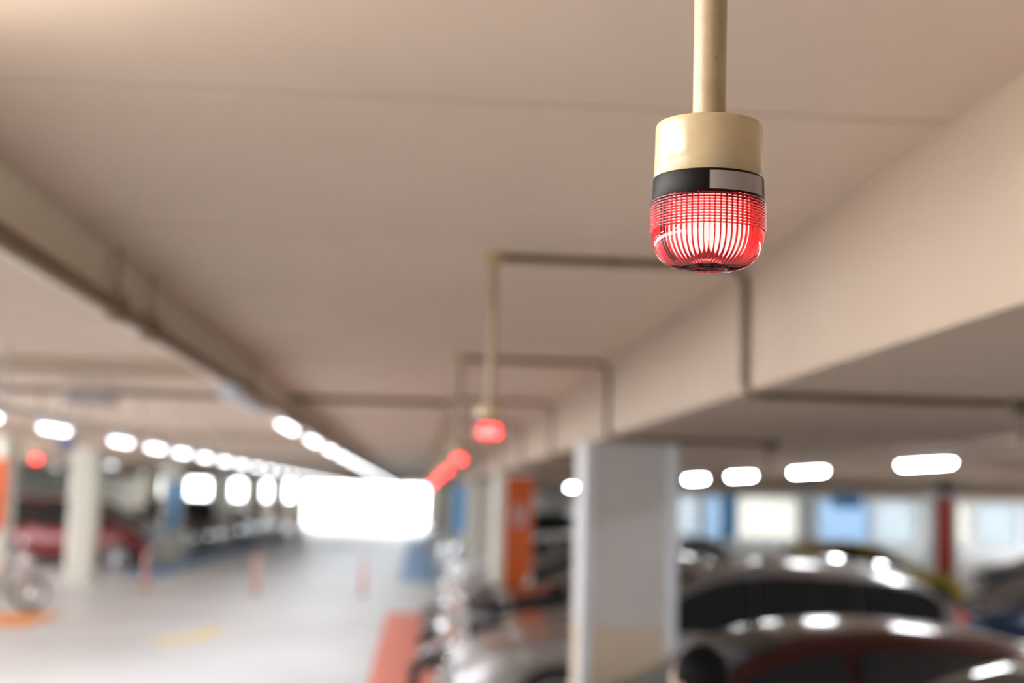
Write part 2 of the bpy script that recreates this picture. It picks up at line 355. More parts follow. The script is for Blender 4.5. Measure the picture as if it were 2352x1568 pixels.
# ------------------------------------------------------------ red warning beacon (main subject)
BP = at(1627, 413, 1.257)          # middle of the joint between cream cup and black band
BX, BZ = BP.x, BP.z
def ring_prof(pairs): return pairs
def make_beacon():
    t = thing('warning_beacon', 'large red ribbed beacon on a cream pole, sharp and nearest the camera', 'beacon', (BX, 1.257, ZC))
    zj = BZ-ZC                    # joint height in local coordinates
    ht = zj+0.0506                # top of cup
    K = 1.035
    def k(p): return [(r*K, z) for r, z in p]
    MB().tube([(0, 0, -0.004), (0, 0, ht-0.002)], 0.0151, 40).build('pole', 'cream', t, smooth=True)
    MB().lathe([(0.034, 0), (0.034, -0.022), (0.030, -0.028), (0.019, -0.045), (0.0175, -0.06)], 32).build('ceiling_box', 'boxpaint', t, smooth=True)
    cup = [(0.0146, ht-0.0010), (0.0440, ht), (0.0458, ht-0.0006), (0.0466, ht-0.0020), (0.0470, ht-0.0045), (0.0474, zj+0.02), (0.0479, zj+0.0008), (0.0474, zj)]
    MB().lathe(k(cup), 128).build('cup', 'housing', t, smooth=True)
    MB().lathe([(0.0178, ht+0.0006), (0.0170, ht+0.0026), (0.0151, ht+0.0030)], 48, caps=False).build('collar', 'cream', t, smooth=True)
    hb = 0.0213
    bd = [(0.0470, zj), (0.0480, zj-0.0002), (0.0484, zj-0.0012), (0.0487, zj-0.010), (0.0491, zj-hb+0.001), (0.0486, zj-hb), (0.044, zj-hb)]
    b = MB().lathe(k(bd), 128).build('band', 'band', t, smooth=True)
    lb = MB(); N = 26; a0, a1 = math.radians(-101.5+1.5), math.radians(-101.5+69); vs = []; fs = []
    for (ra, rb_) in ((0.0490, 0.0494), (0.0480, 0.0484)):
        for q in range(N+1):
            a = a0+(a1-a0)*q/N
            for (r, z) in ((ra*K, zj-0.0024), (rb_*K, zj-0.0190)): vs.append((r*math.cos(a), r*math.sin(a), z))
    o2 = 2*(N+1)
    for q in range(N):
        fs.append((2*q, 2*q+2, 2*q+3, 2*q+1)); fs.append((o2+2*q, o2+2*q+1, o2+2*q+3, o2+2*q+2))
        fs.append((2*q, o2+2*q, o2+2*q+2, 2*q+2)); fs.append((2*q+1, 2*q+3, o2+2*q+3, o2+2*q+1))
    fs.append((0, 1, o2+1, o2)); fs.append((2*N, o2+2*N, o2+2*N+1, 2*N+1))
    lb.add(vs, fs).build('label_sheet', 'sticker', b)['label'] = 'blank grey label sheet'
    # lens: outer wall with stacked rings above, smooth dome below; inner wall fluted
    z0 = zj-hb; hg = 0.0275; NR = 11; Ro = 0.0494*K
    outer = [(0.0488*K, z0+0.0005)]
    for i in range(NR):
        za = z0-hg*i/NR
        for f_, dr in ((0.0, 0.0), (0.15, 0.00048), (0.32, 0.00085), (0.5, 0.00098), (0.68, 0.00085), (0.85, 0.00048)):
            outer.append((Ro+0.0005*i/NR+dr, za-hg/NR*f_))
    outer.append((Ro+0.0006, z0-hg)); outer.append((Ro-0.0002, z0-hg-0.0004))
    zd = z0-hg-0.0004; hd = 0.0330; rb = 0.0205
    def dome(u, R, r_, h_):      # side nearly upright first, then round
        return (r_+(R-r_)*math.cos(u)**0.86, zd-h_*math.sin(u)**0.86)
    for q in range(1, 31): outer.append(dome(q/30*PI/2, Ro-0.0002, rb, hd))
    zb = zd-hd
    outer += [(rb-0.001, zb-0.0003), (rb-0.0025, zb-0.0003), (rb-0.0035, zb+0.0012), (0.010, zb+0.0020), (0.006, zb+0.0010), (0.0002, zb+0.0012)]
    Ri = Ro-0.0036
    inner = [(Ri, z0+0.0005)]
    for i in range(10): inner.append((Ri, z0-hg*(i+1)/10))
    for q in range(1, 25): inner.append(dome(q/24*PI/2, Ri, rb-0.001, hd-0.0034))
    inner += [(0.010, zb+0.0040), (0.0002, zb+0.0040)]
    NF = 56; NS = NF*8
    lens = MB(); lens.lathe(outer, NS, caps=False)
    def rf(i, a):
        if i == 0: return 0
        r = inner[i][0]
        return 0.0014*min(1, max(0, (r-0.012)/0.03))*(abs(math.cos(a*NF/2))-1)
    k0 = len(lens.v)
    lens.lathe(inner, NS, caps=False, rf=rf)
    lens.f += [(q, (q+1) % NS, k0+(q+1) % NS, k0+q) for q in range(NS)]
    lens.build('lens', 'lens', t, smooth=True)
    MB().lathe([(0.0002, zb+0.0062), (0.0160, zb+0.0062), (0.0180, zb+0.0050), (0.0160, zb+0.0044), (0.0002, zb+0.0044)], 48, caps=False).build('bottom_disc', 'hub', t, smooth=True)
    MB().lathe([(0.0450, z0+0.001), (0.0445, z0-0.003), (0.0250, z0-0.004), (0.0180, z0-0.008), (0.0002, z0-0.008)], 64).build('lamp_holder', 'reflector', t, smooth=True)
    MB().lathe([(0.0002, z0-0.006), (0.016, z0-0.008), (0.0235, z0-0.014), (0.0250, z0-0.026), (0.0235, z0-0.036), (0.016, z0-0.043), (0.0002, z0-0.0465)], 48, caps=False).build('bulb', 'bulb', t, smooth='all')
    a = math.radians(-101.5-61); rr = 0.0405
    MB().tube([(rr*math.cos(a), rr*math.sin(a), z0-0.002), (rr*math.cos(a), rr*math.sin(a), z0-hg-0.010), (rr*0.90*math.cos(a), rr*0.90*math.sin(a), z0-hg-0.018), (rr*0.74*math.cos(a), rr*0.74*math.sin(a), z0-hg-0.025)], 0.0036, 14).build('post', 'post', t, smooth=True)
    return t
beacon = make_beacon()
order = ['second', 'third', 'fourth', 'fifth', 'sixth', 'seventh', 'eighth', 'ninth', 'tenth']
blab = {0: 'red beacon on a long pole, second nearest in the row over the road',
        1: 'red beacon low in the row, third from the camera',
        2: 'small blurred red beacon, fourth from the camera in the row'}
bgroup = 'red beacons in the row over the road'
beacon['group'] = bgroup
YB = [1.257]
for i in range(9):
    Y = 5.22+3.88*i; YB.append(Y)
    dup(beacon, (BX, Y, ZC), label=blab.get(i, 'tiny blurred red beacon near the bright exit, %s from the camera' % order[i]), group=bgroup)
for i, (px, Y) in enumerate(((103, 13.4), (-4, 12.0))):
    x = (px-960)/FPX*Y
    dup(beacon, (x, Y, ZC), label=('red beacon on the left above the red van', 'red beacon cut by the left edge of the picture')[i], group='red beacons over the left bays')

# conduits feeding the beacons
def make_conduit(long=False):
    t = thing('conduit_pipe', '', 'conduit pipe', (BX, 5.22, ZC))
    r = 0.0155; dx = XB-BX
    p = bend([(0.036, 0, -0.018), (dx-0.022, 0, -0.018), (dx-0.022, 0, ZR-ZC-0.018), (dx+1.02, 0, ZR-ZC-0.018)], 0.075, 8)
    MB().tube(p, r, 16).build('pipe', 'pipe', t, smooth=True)
    for xx, zz in ((0.42, -0.018), (dx+0.42, ZR-ZC-0.018)):
        MB().tube([(xx, 0, zz), (xx+0.05, 0, zz)], 0.0175, 16).build('coupling', 'pipe', t, smooth=True)
    MB().box(dx+0.98, dx+1.10, -0.045, 0.045, ZR-ZC-0.055, ZR-ZC).build('end_box', 'pipe', t, bevel=0.005)
    MB().tube([(dx+1.04, 0, ZR-ZC-0.05), (dx+1.04, 0, ZR-ZC-0.17)], 0.012, 12).build('drop_pipe', 'pipe', t, smooth=True)
    return t
con = make_conduit()
con['label'] = 'brown conduit pipe feeding the second beacon, bent down the beam'
con['group'] = 'conduit pipes across the ceiling'
for i in range(1, 8):
    l = ('brown conduit pipe of the third beacon, stepping over the grey column', 'wide brown conduit pipe of the fourth beacon, behind the second beacon pole', )
    dup(con, (BX, 5.22+3.88*i, ZC), label=l[i-1] if i <= 2 else 'faint brown conduit pipe of the %s beacon near the exit' % order[i], group='conduit pipes across the ceiling')
tag(MB().tube([(-6.5, 13.3, ZC-0.03), (BX-0.02, 13.3, ZC-0.03)], 0.028, 14).build('conduit_pipe', 'pipe', smooth=True), 'long straight brown pipe across the ceiling from the left', 'conduit pipe')

# ------------------------------------------------------------ sprinkler pipe and hangers on the left
XT, ZT = -1.16, 2.15+0.675
t = thing('ceiling_pipe', 'long tan pipe hung under the ceiling on the left', 'pipe', (XT, 0, ZT))
MB().tube([(0, -3, 0), (0, 104, 0)], 0.033, 20).build('pipe', 'tray', t, smooth=True)
for Y in (5.42, 6.1): MB().lathe([(0.036, -0.055), (0.046, -0.045), (0.046, 0.045), (0.036, 0.055)], 20, c=(0, Y, 0), axis='y').build('coupling', 'tray', t, smooth=True)
MB().tube([(0, 5.78, -0.02), (0, 5.78, -0.06)], 0.009, 12).build('sprinkler_nozzle', 'reflect', t, smooth=True)
def make_hanger():
    t = thing('pipe_hanger', '', 'pipe hanger', (XT, 5.42, ZC))
    MB().tube([(0, 0, 0), (0, 0, ZT-ZC+0.065)], 0.009, 12).build('rod', 'cream', t, smooth=True)
    pts = [(0.040*math.cos(a), 0, ZT-ZC+0.02+0.056*math.sin(a)) for a in [2*PI*k/20 for k in range(20)]]
    MB().tube(pts, 0.007, 8, closed=True).build('clevis_ring', 'steel', t, smooth=True)
    MB().lathe([(0.014, ZT-ZC+0.065), (0.014, ZT-ZC+0.09)], 6).build('nut', 'steel', t)
    return t
h0 = make_hanger(); hl = ['pipe hanger rod nearest the camera on the tan pipe', 'second pipe hanger on the tan pipe, close behind the first', 'pipe hanger on the tan pipe above the first lit tube']
h0['label'] = hl[0]; h0['group'] = 'hangers of the tan pipe'
dup(h0, (XT, 6.1, ZC), label=hl[1]); dup(h0, (XT, 9.9, ZC), label=hl[2])
for k in range(6): dup(h0, (XT, 14.0+4.0*k, ZC), label='small blurred pipe hanger far along the tan pipe', group='far hangers of the tan pipe')

# ------------------------------------------------------------ luminaires
def make_lum(L, lit=True, wd=0.13, drop=None, nm='tube_light', watt=0):
    t = thing(nm, '', 'light')
    b = MB(); poly = [(-wd/2, 0), (wd/2, 0), (wd*0.28, 0.055), (-wd*0.28, 0.055)]
    vs = [(x, s_*L/2, z) for s_ in (-1, 1) for x, z in poly]
    b.add(vs, [(0, 3, 2, 1), (4, 5, 6, 7), (0, 1, 5, 4), (1, 2, 6, 5), (2, 3, 7, 6), (3, 0, 4, 7)])
    b.build('housing', 'lumbody', t)
    d = MB(); N = 8; vs = []; fs = []
    for s_ in (-1, 1):
        for k in range(N+1):
            a = PI*k/N; vs.append((wd*0.42*math.cos(a), s_*(L/2-0.02), -0.002-0.035*math.sin(a)))
    for k in range(N): fs.append((k, k+1, N+2+k, N+1+k))
    fs += [tuple(range(N+1)), tuple(range(2*N+1, N, -1)), (0, N+1, 2*N+1, N)]
    d.add(vs, fs).build('tube', ('lumlit' if lit == True else lit) if lit else 'lumoff', t)
    if watt:      # louvred fitting: most of its light goes straight down
        ld = bpy.data.lights.new('downlight', 'AREA'); ld.shape = 'RECTANGLE'; ld.size = 0.04; ld.size_y = L-0.1
        ld.energy = watt; ld.color = (0.92, 0.97, 1.0); ld.spread = math.radians(125)
        lo = bpy.data.objects.new('downlight', ld); C.objects.link(lo); lo.parent = t; lo.location = (0, 0, -0.04)
    if drop:
        for s_ in (-0.3, 0.3): MB().tube([(0, s_*L, 0.05), (0, s_*L, drop)], 0.008, 8).build('rod', 'steel', t)
    return t
# row under the tan pipe
L1 = make_lum(1.3, 'lumsoft', 0.07, watt=6); L1.location = (XT, 2.15, ZT-0.085)
L1['label'] = 'tube light under the tan pipe beside the camera, left of the frame'
L0 = make_lum(1.8, False, 0.14); L0.location = (XT, 9.5, ZT-0.085); L0['label'] = 'unlit bluish white light housing under the tan pipe'
g1 = 'lit tube lights under the tan pipe'
L1.location = (XT, 12.6, ZT-0.085); L1['label'] = 'first lit tube light under the tan pipe, longest and brightest'; L1['group'] = g1
t = thing('ceiling_light', 'deep diffuser light hung close beside the tan pipe, left of the camera', 'light', (-1.03, 1.5, 2.79))
MB().box(-0.11, 0.11, -0.85, 0.85, -0.06, 0.15).build('diffuser', 'lumnear', t, bevel=0.02)
MB().box(-0.13, 0.13, -0.88, 0.88, 0.15, 0.19).build('housing', 'lumbody', t, bevel=0.005)
for s_ in (-0.7, 0.7): MB().tube([(0, s_, 0.18), (0, s_, ZC-2.79)], 0.01, 8).build('rod', 'steel', t)
def ordn(i): return ['first', 'second', 'third', 'fourth', 'fifth', 'sixth', 'seventh', 'eighth', 'ninth', 'tenth', 'eleventh', 'twelfth'][i]
for i in range(1, 29):
    dup(L1, (XT, 12.6+3.1*i, ZT-0.085), label='round glowing tube light under the tan pipe, %s of the lit ones' % ordn(i) if i < 5 else 'tiny overlapping glow of a far tube light under the tan pipe', group=g1 if i < 5 else 'far tube lights under the tan pipe')
for k, (x, Y) in enumerate([(-11, 52), (-15, 52), (-11, 62), (-15.5, 62), (-11, 72), (-15.5, 72), (-11, 82), (-15.5, 82), (-11, 94), (-15.5, 94)]):  # added lights, put in to brighten the far left wall
    dup(L1, (x, Y, ZC-0.057), label='added far tube light brightening the wall behind the left parked cars', group='added ceiling lights above the left cars')
# left bay row, short tubes
ZS = 2.15+0.42
L2 = make_lum(0.62, 'lumsoft', 0.085, watt=4.2); L2['group'] = 'short tube lights over the left bays'
XL2 = -2.6
def channel(x, z, y0, y1, label):
    t = thing('light_channel', label, 'channel', (x, y0, z))
    MB().box(-0.02, 0.02, 0, y1-y0, 0, 0.03).build('rail', 'steel', t)
    y = 0.6
    while y < y1-y0:
        MB().tube([(0, y, 0.03), (0, y, ZC-z)], 0.010, 8).build('rod', 'steel', t); y += 2.2
channel(XL2, ZS+0.056, 6.3, 60, 'slim grey channel carrying the short lights on the left')
first = True
for i, Y in enumerate([8.62, 10.35, 12.65, 14.3, 15.9, 17.6, 19.4]+[21.2+2.1*k for k in range(18)]):
    lab = ['short tube light cut by the left picture edge', 'short tube light second from the left edge, longest in its row', 'small round tube light above the cream column',
           'tube light just right of the round one above the cream column', 'fifth light from the left edge above the left cars', 'sixth light from the left edge, paler and rounder', 'seventh light from the left edge'][i] if i < 7 else 'tiny far light in the row above the bright openings'
    gr = 'short tube lights over the left bays' if i < 7 else 'far tube lights over the left bays'
    if first: L2.location = (XL2, Y, ZS); L2['label'] = lab; first = False
    else: dup(L2, (XL2, Y, ZS), label=lab, group=gr)
# right bay row
ZR3 = 2.15+0.455
L3 = make_lum(1.2, True, 0.12); first = True
channel(4.7, ZR3+0.056, 9.2, 46, 'slim grey channel carrying the long lights on the right')
for i, Y in enumerate([13.0, 17.0, 20.6, 24.0, 43.6]):
    lab = ['long tube light farthest right over the silver car', 'second tube light from the right edge', 'third tube light from the right edge', 'tube light nearest the right side of the grey column'][i] if i < 4 else 'lone round light just left of the grey column'
    gr = 'long tube lights over the right bays'
    if first: L3.location = (4.7, Y, ZR3); L3['label'] = lab; L3['group'] = gr; first = False
    else: dup(L3, (4.7, Y, ZR3), label=lab, group=gr)
# added tube lights outside the frame, put in to brighten the hall
for k, (x, Y) in enumerate([(4.7, 8.5), (4.7, 4.5), (4.7, 0.5), (-5.2, 4.0), (-5.2, 0.0), (9.5, 20), (9.5, 12), (-12, 14), (-12, 26), (-12, 33), (19, 30), (-5.2, 8.0), (-5.2, 12), (-5.2, 16), (-8.5, 20), (-8.5, 26), (9.5, 16), (-8.5, 8)]):
    dup(L3, (x, Y, ZC-0.057), label='added fill tube light in the side bays beyond the picture', group='added fill lights in the side bays')
# luminaire over the roadway ahead
def dark_box():
    t = thing('ceiling_speaker_box', 'dark box fixed under the ceiling above the left lights', 'box', at(212, 915, 12.5))
    MB().box(-0.20, 0.20, -0.12, 0.12, -0.06, 0.06).build('case', 'steel', t, bevel=0.01)
    z = ZC-t.location.z
    for s_ in (-0.15, 0.15): MB().tube([(s_, 0, 0.05), (s_, 0, z)], 0.01, 8).build('rod', 'steel', t)
dark_box()

# ------------------------------------------------------------ hanging sign
def hang_sign(x, Y, w_, z0, z1, m_, label):
    t = thing('hanging_sign', label, 'sign', (x, Y, z0))
    MB().box(0, w_, -0.03, 0.03, 0, z1-z0).build('panel', m_, t, bevel=0.005)
    for s_ in (0.15, 0.85): MB().tube([(w_*s_, 0, z1-z0-0.01), (w_*s_, 0, ZC-z0)], 0.012, 8).build('rod', 'steel', t)
hang_sign(11.9, 40.5, 0.85, 2.2, 2.62, 'blue', 'blue hanging sign under the ceiling on the right')
hang_sign(-3.28, 13.2, 0.15, 2.48, 2.66, 'dusk', 'small dusky blue sign hanging above the red van')

# ------------------------------------------------------------ bollards
def make_bollard():
    t = thing('bollard', '', 'bollard')
    MB().lathe([(0.10, 0), (0.10, 0.02), (0.05, 0.04), (0.045, 0.05)], 24).build('base', 'dark', t, smooth=True)
    MB().lathe([(0.045, 0.04), (0.042, 0.80), (0.035, 0.83), (0.012, 0.84)], 24).build('post', 'bollard', t, smooth=True)
    for z in (0.52, 0.68): MB().lathe([(0.0455, z), (0.0455, z+0.06)], 24, caps=False).build('reflective_band', 'reflect', t, smooth=True)
    return t
b0 = make_bollard(); b0['group'] = 'orange bollards across the road'
for i, (px, py) in enumerate(((335, 1338), (588, 1352), (833, 1356))):
    p = at(px, py, 31.6); loc = (p.x, 31.6, 0)
    lab = ('orange bollard in front of the left parked cars', 'faint orange bollard in the middle of the road', 'faint orange bollard nearest the right side of the road')[i]
    if i == 0: b0.location = loc; b0['label'] = lab
    else: dup(b0, loc, label=lab)

# ------------------------------------------------------------ cars
def interp(pts, x):
    if x <= pts[0][0]: return pts[0][1]
    for (a, b), (c, d) in zip(pts, pts[1:]):
        if x <= c:
            t = (x-a)/(c-a); return b+(d-b)*t
    return pts[-1][1]
KINDS = {
 'suv': dict(L=4.65, W=1.84, H=1.68, belt=1.05, top=[(0, .62), (.12, .80), (.35, .93), (1.25, 1.07), (1.95, 1.50), (2.25, 1.62), (2.8, 1.68), (3.6, 1.65), (4.15, 1.56), (4.45, 1.15), (4.60, .95), (4.65, .62)], ws=(1.32, 2.12), rw=(4.20, 4.46), side=(1.55, 4.22), pil=[2.55, 3.45], wh=(.88, 3.62), wr=.36),
 'hatch': dict(L=4.0, W=1.70, H=1.50, belt=.94, top=[(0, .55), (.1, .70), (.3, .82), (1.0, .96), (1.65, 1.36), (2.0, 1.46), (2.5, 1.50), (3.2, 1.45), (3.6, 1.34), (3.88, .95), (3.97, .75), (4.0, .5)], ws=(1.05, 1.85), rw=(3.62, 3.87), side=(1.25, 3.62), pil=[2.2, 3.0], wh=(.75, 3.25), wr=.31),
 'sedan': dict(L=4.6, W=1.78, H=1.46, belt=.95, top=[(0, .55), (.1, .68), (.3, .78), (1.2, .93), (1.95, 1.33), (2.3, 1.43), (2.8, 1.46), (3.3, 1.40), (3.95, 1.06), (4.45, 1.0), (4.57, .85), (4.6, .55)], ws=(1.27, 2.15), rw=(3.42, 3.92), side=(1.45, 3.75), pil=[2.45, 3.25], wh=(.85, 3.6), wr=.32),
 'van': dict(L=4.7, W=1.76, H=1.86, belt=1.10, top=[(0, .62), (.08, .85), (.25, 1.0), (.75, 1.15), (1.3, 1.60), (1.6, 1.76), (2.2, 1.86), (3.6, 1.86), (4.45, 1.78), (4.58, 1.2), (4.67, .95), (4.7, .55)], ws=(.80, 1.50), rw=(4.46, 4.58), side=(.95, 4.38), pil=[1.9, 3.1], wh=(.78, 3.75), wr=.33),
}
PROTO = {}
def make_car(kind, col, label, loc, rz, group=None, lit_tail=False, rails=False):
    K = KINDS[kind]; L, W, belt0 = K['L'], K['W'], K['belt']
    t = thing('car', label, 'car', loc, rz, group)
    key = (kind, col, lit_tail, rails)
    if key in PROTO:
        for ch in PROTO[key].children:
            c = ch.copy(); C.objects.link(c); c.parent = t
            for g in ch.children: d = g.copy(); C.objects.link(d); d.parent = c
        return t
    zb = 0.20
    def topz(x):
        e = 0.10; return (interp(K['top'], max(0, x-e))+2*interp(K['top'], x)+interp(K['top'], min(L, x+e)))/4
    def hw(x):
        a = max(0, 1-x/0.75); b = max(0, 1-(L-x)/0.7)
        return W/2*(1-0.22*a**2.2-0.16*b**2.2)
    def sec(x):
        tz = topz(x); w_ = hw(x); bz = min(belt0, tz-0.03); h = tz-bz
        ins = 0.03+0.36*max(0, h-0.03)
        wr_ = w_*0.97-ins
        return tz, w_, bz, h, wr_
    def half(x):
        tz, w_, bz, h, wr_ = sec(x)
        ed = min(0.07, h*0.35)
        return [(0, zb), (w_*.80, zb), (w_*.96, zb+.07), (w_, zb+.28), (w_*1.0, bz-.20 if bz-.2 > zb+.3 else zb+.32), (w_*.975, bz), (wr_+ins_mid(w_, wr_), bz+h*.5), (wr_+.02, tz-ed), (wr_-.07, tz-ed*.25), (wr_*.5, tz), (0, tz+.008)]
    def ins_mid(w_, wr_): return (w_*.975-wr_)*0.45
    xs = sorted(set([0.0, .03, L-.03, L]+[L*k/44 for k in range(45)]))
    vs = []; fs = []; n = None
    for x in xs:
        hf = half(x); ring = [(y_, z_) for y_, z_ in hf]+[(-y_, z_) for y_, z_ in hf[-2:0:-1]]
        n = len(ring); vs += [(x, y_, z_) for y_, z_ in ring]
    for i in range(len(xs)-1):
        for k in range(n): fs.append((i*n+k, i*n+(k+1) % n, (i+1)*n+(k+1) % n, (i+1)*n+k))
    fs.append(tuple(range(n))); fs.append(tuple(range(len(vs)-n, len(vs))[::-1]))
    MB().add(vs, fs).build('body', P[col], t, smooth='all', sub=1)
    # side windows
    sa, sb = K['side']; cuts = [sa]+K['pil']+[sb]
    for s_ in (-1, 1):
        for a, b in zip(cuts, cuts[1:]):
            pg = 0.008 if kind == 'suv' else 0.035; a_, b_ = a+pg, b-pg; N = 10; m = MB(); vs = []; fs = []
            for k in range(N+1):
                x = a_+(b_-a_)*k/N; tz, w_, bz, h, wr_ = sec(x)
                zlo = belt0+0.03; zhi = max(zlo+0.01, tz-0.11)
                for z in (zlo, (zlo+zhi)/2, zhi):
                    f_ = (z-bz)/max(h, .05); y0 = w_*.975; y1 = wr_+.03
                    yy = y0+(y1-y0)*min(1, f_)+0.012
                    vs.append((x, s_*yy, z))
            for k in range(N):
                for q in range(2):
                    fs.append((3*k+q, 3*k+q+1, 3*k+4+q, 3*k+3+q))
            m.add(vs, fs).build('side_window', 'glass', t, smooth='all')
    for (a, b), nm in ((K['ws'], 'windshield'), (K['rw'], 'rear_window')):
        m = MB(); vs = []; fs = []; N = 8
        for k in range(N+1):
            x = a+(b-a)*k/N; tz, w_, bz, h, wr_ = sec(x); dz = 0.016
            for q in range(7):
                u = -1+q/3; ww = wr_-0.0
                vs.append((x-(0.008 if nm[0] == 'w' else -0.008), u*ww*.93, tz+dz-abs(u)**3*min(.05, h*.25)))
        for k in range(N):
            for q in range(6): fs.append((7*k+q, 7*k+q+1, 7*k+8+q, 7*k+7+q))
        m.add(vs, fs).build(nm, 'glass', t, smooth='all')
    # wheels
    for xw in K['wh']:
        for s_ in (-1, 1):
            r = K['wr']; yw = s_*(W/2-0.10)
            arch = MB().lathe([(r+.055, -0.012), (r+.055, 0.012)], 32, c=(xw, s_*(W/2-0.002), r+.02), axis='y'); arch.build('wheel_arch', 'dark', t, smooth=True)
            wt = MB().lathe([(r-.07, -.105), (r-.02, -.11), (r, -.09), (r, .09), (r-.02, .11), (r-.07, .105)], 36, c=(xw, yw, r), axis='y').build('wheel', 'tyre', t, smooth=True)
            rm = MB().lathe([(.06, -.002), (.09, 0.0)], 20, c=(xw, yw+s_*.114, r), axis='y')
            for k in range(5):
                a = 2*PI*k/5; cx, cz = xw+math.cos(a)*(r-.15)*.9, r+math.sin(a)*(r-.15)*.9
                rm.tube([(xw, yw+s_*.112, r), (xw+math.cos(a)*(r-.075), yw+s_*.108, r+math.sin(a)*(r-.075))], .028, 8)
            rm.tube([(xw+math.cos(2*PI*k/28)*(r-.08), yw+s_*.105, r+math.sin(2*PI*k/28)*(r-.08)) for k in range(28)], .016, 6, closed=True)
            rm.build('rim', 'rim', wt, smooth=True)
    # lamps, grille, bumper details
    w0 = hw(0.1)
    for s_ in (-1, 1):
        MB().ell((0.13, s_*(w0-.20), topz(.1)-.07), (.13, .17, .062)).build('headlight', 'headlamp', t, smooth='all')
        MB().ell((L-.10, s_*(hw(L-.1)-.13), min(belt0-.02, topz(L-.15)-.1)), (.11, .12, .11)).build('tail_light', 'taillit' if lit_tail else 'tail', t, smooth='all')
        xm = K['ws'][0]+.28
        MB().ell((xm, s_*(W/2+.10), belt0+.06), (.07, .11, .075)).build('mirror', P[col], t, smooth='all')
    MB().box(-.012, .03, -w0*.55, w0*.55, topz(.03)-.20, topz(.03)-.07).build('grille', 'dark', t, bevel=.01)
    MB().box(-.022, .0, -w0*.5, w0*.5, topz(.03)-.115, topz(.03)-.085).build('grille_bar', 'chrome', t, bevel=.004)
    MB().box(-.03, .0, -.165, .165, .36, .50).build('number_plate', 'plate', t)
    MB().box(L-.01, L+.02, -.165, .165, .60, .74).build('number_plate', 'plate', t)
    MB().box(-.01, .05, -w0*.7, w0*.7, .24, .34).build('lower_grille', 'dark', t, bevel=.01)
    if rails:
        for s_ in (-1, 1):
            pts = []
            for k in range(9):
                x = 2.15+(4.05-2.15)*k/8; tz, w_, bz, h, wr_ = sec(x); pts.append((x, s_*(wr_-.07), tz+(.045 if 0 < k < 8 else .0)))
            MB().tube(pts, .016, 8).build('roof_rail', 'chrome', t, smooth=True)
    PROTO[key] = t
    return t
# right row, nose towards the road (local +x = tail towards +x)
def rcar(kind, col, x, Y, label, **k): return make_car(kind, col, label, (x, Y, 0), 0, **k)
rcar('suv', 'silver', 0.36, 13.0, 'silver wagon with glowing tail light beside the grey column', lit_tail=True, rails=True)
rcar('hatch', 'maroon', 0.22, 8.55, 'dark maroon car in front of the silver wagon at the bottom right')
rcar('hatch', 'beige', 0.95, 6.45, 'beige car corner nearest the camera at the bottom right')
rcar('sedan', 'grey', 0.55, 16.1, 'grey car with bright roof glints behind the silver wagon')
rcar('suv', 'black', 1.1, 25.2, 'dark tall car just right of the grey column behind the grey one')
rcar('hatch', 'black', 0.75, 19.9, 'low black car left of the grey column under the orange column sign')
rcar('sedan', 'silver', 0.9, 28.0, 'silver car in the right row beyond the orange column sign')
rcar('hatch', 'white', 0.7, 31.2, 'white car in the right row near the cream column')
rcar('van', 'charcoal', 0.9, 38.0, 'charcoal van in the right row by the blue floor strip')
rcar('hatch', 'white', 0.6, 41.5, 'pale car nose beside the blue floor strip on the right')
rcar('sedan', 'grey', 0.8, 50.5, 'tiny grey car in the far right row')
make_car('sedan', 'navy', 'dark blue car at the right edge behind the silver wagon', (10.9, 17.2, 0), PI)
make_car('hatch', 'red', 'dark red car tail at the right edge beside the wagon tail light', (10.2, 13.4, 0), PI, lit_tail=False)
make_car('hatch', 'olive', 'yellow green car beyond the silver wagon roof', (11.5, 30.0, 0), PI)
make_car('sedan', 'black', 'black car near the red column sign on the far right', (14.2, 28.0, 0), 0)
make_car('sedan', 'navy', 'navy car at the far right edge beyond the red column sign', (14.5, 36.0, 0), 0)
# left row, nose towards the road
def lcar(kind, col, Y, label, x=-7.6): return make_car(kind, col, label, (x, Y, 0), PI)
lcar('van', 'red', 40.2, 'dark red van with black windows behind the cream column', x=-7.25)
lcar('van', 'charcoal', 43.2, 'dark car right of the cream column, behind the red van', x=-7.6)
lc = [('hatch', 'white', 'white car nose right of the first orange bollard'), ('sedan', 'black', 'black car under the first bright opening'), ('hatch', 'silver', 'silver car with round glints in the left row'),
      ('sedan', 'white', 'white car midway along the left row'), ('hatch', 'charcoal', 'charcoal car midway along the left row'), ('van', 'silver', 'silver van under the second bright opening'),
      ('hatch', 'white', 'small white car far along the left row'), ('sedan', 'navy', 'small navy car far along the left row'), ('hatch', 'silver', 'tiny silver car near the end of the left row'), ('sedan', 'white', 'tiny white car last in the left row')]
yy = 49.0
for k, (kd, cl, lb) in enumerate(lc):
    lcar(kd, cl, yy, lb, x=-7.5); yy += 2.9 if k % 3 else 3.6
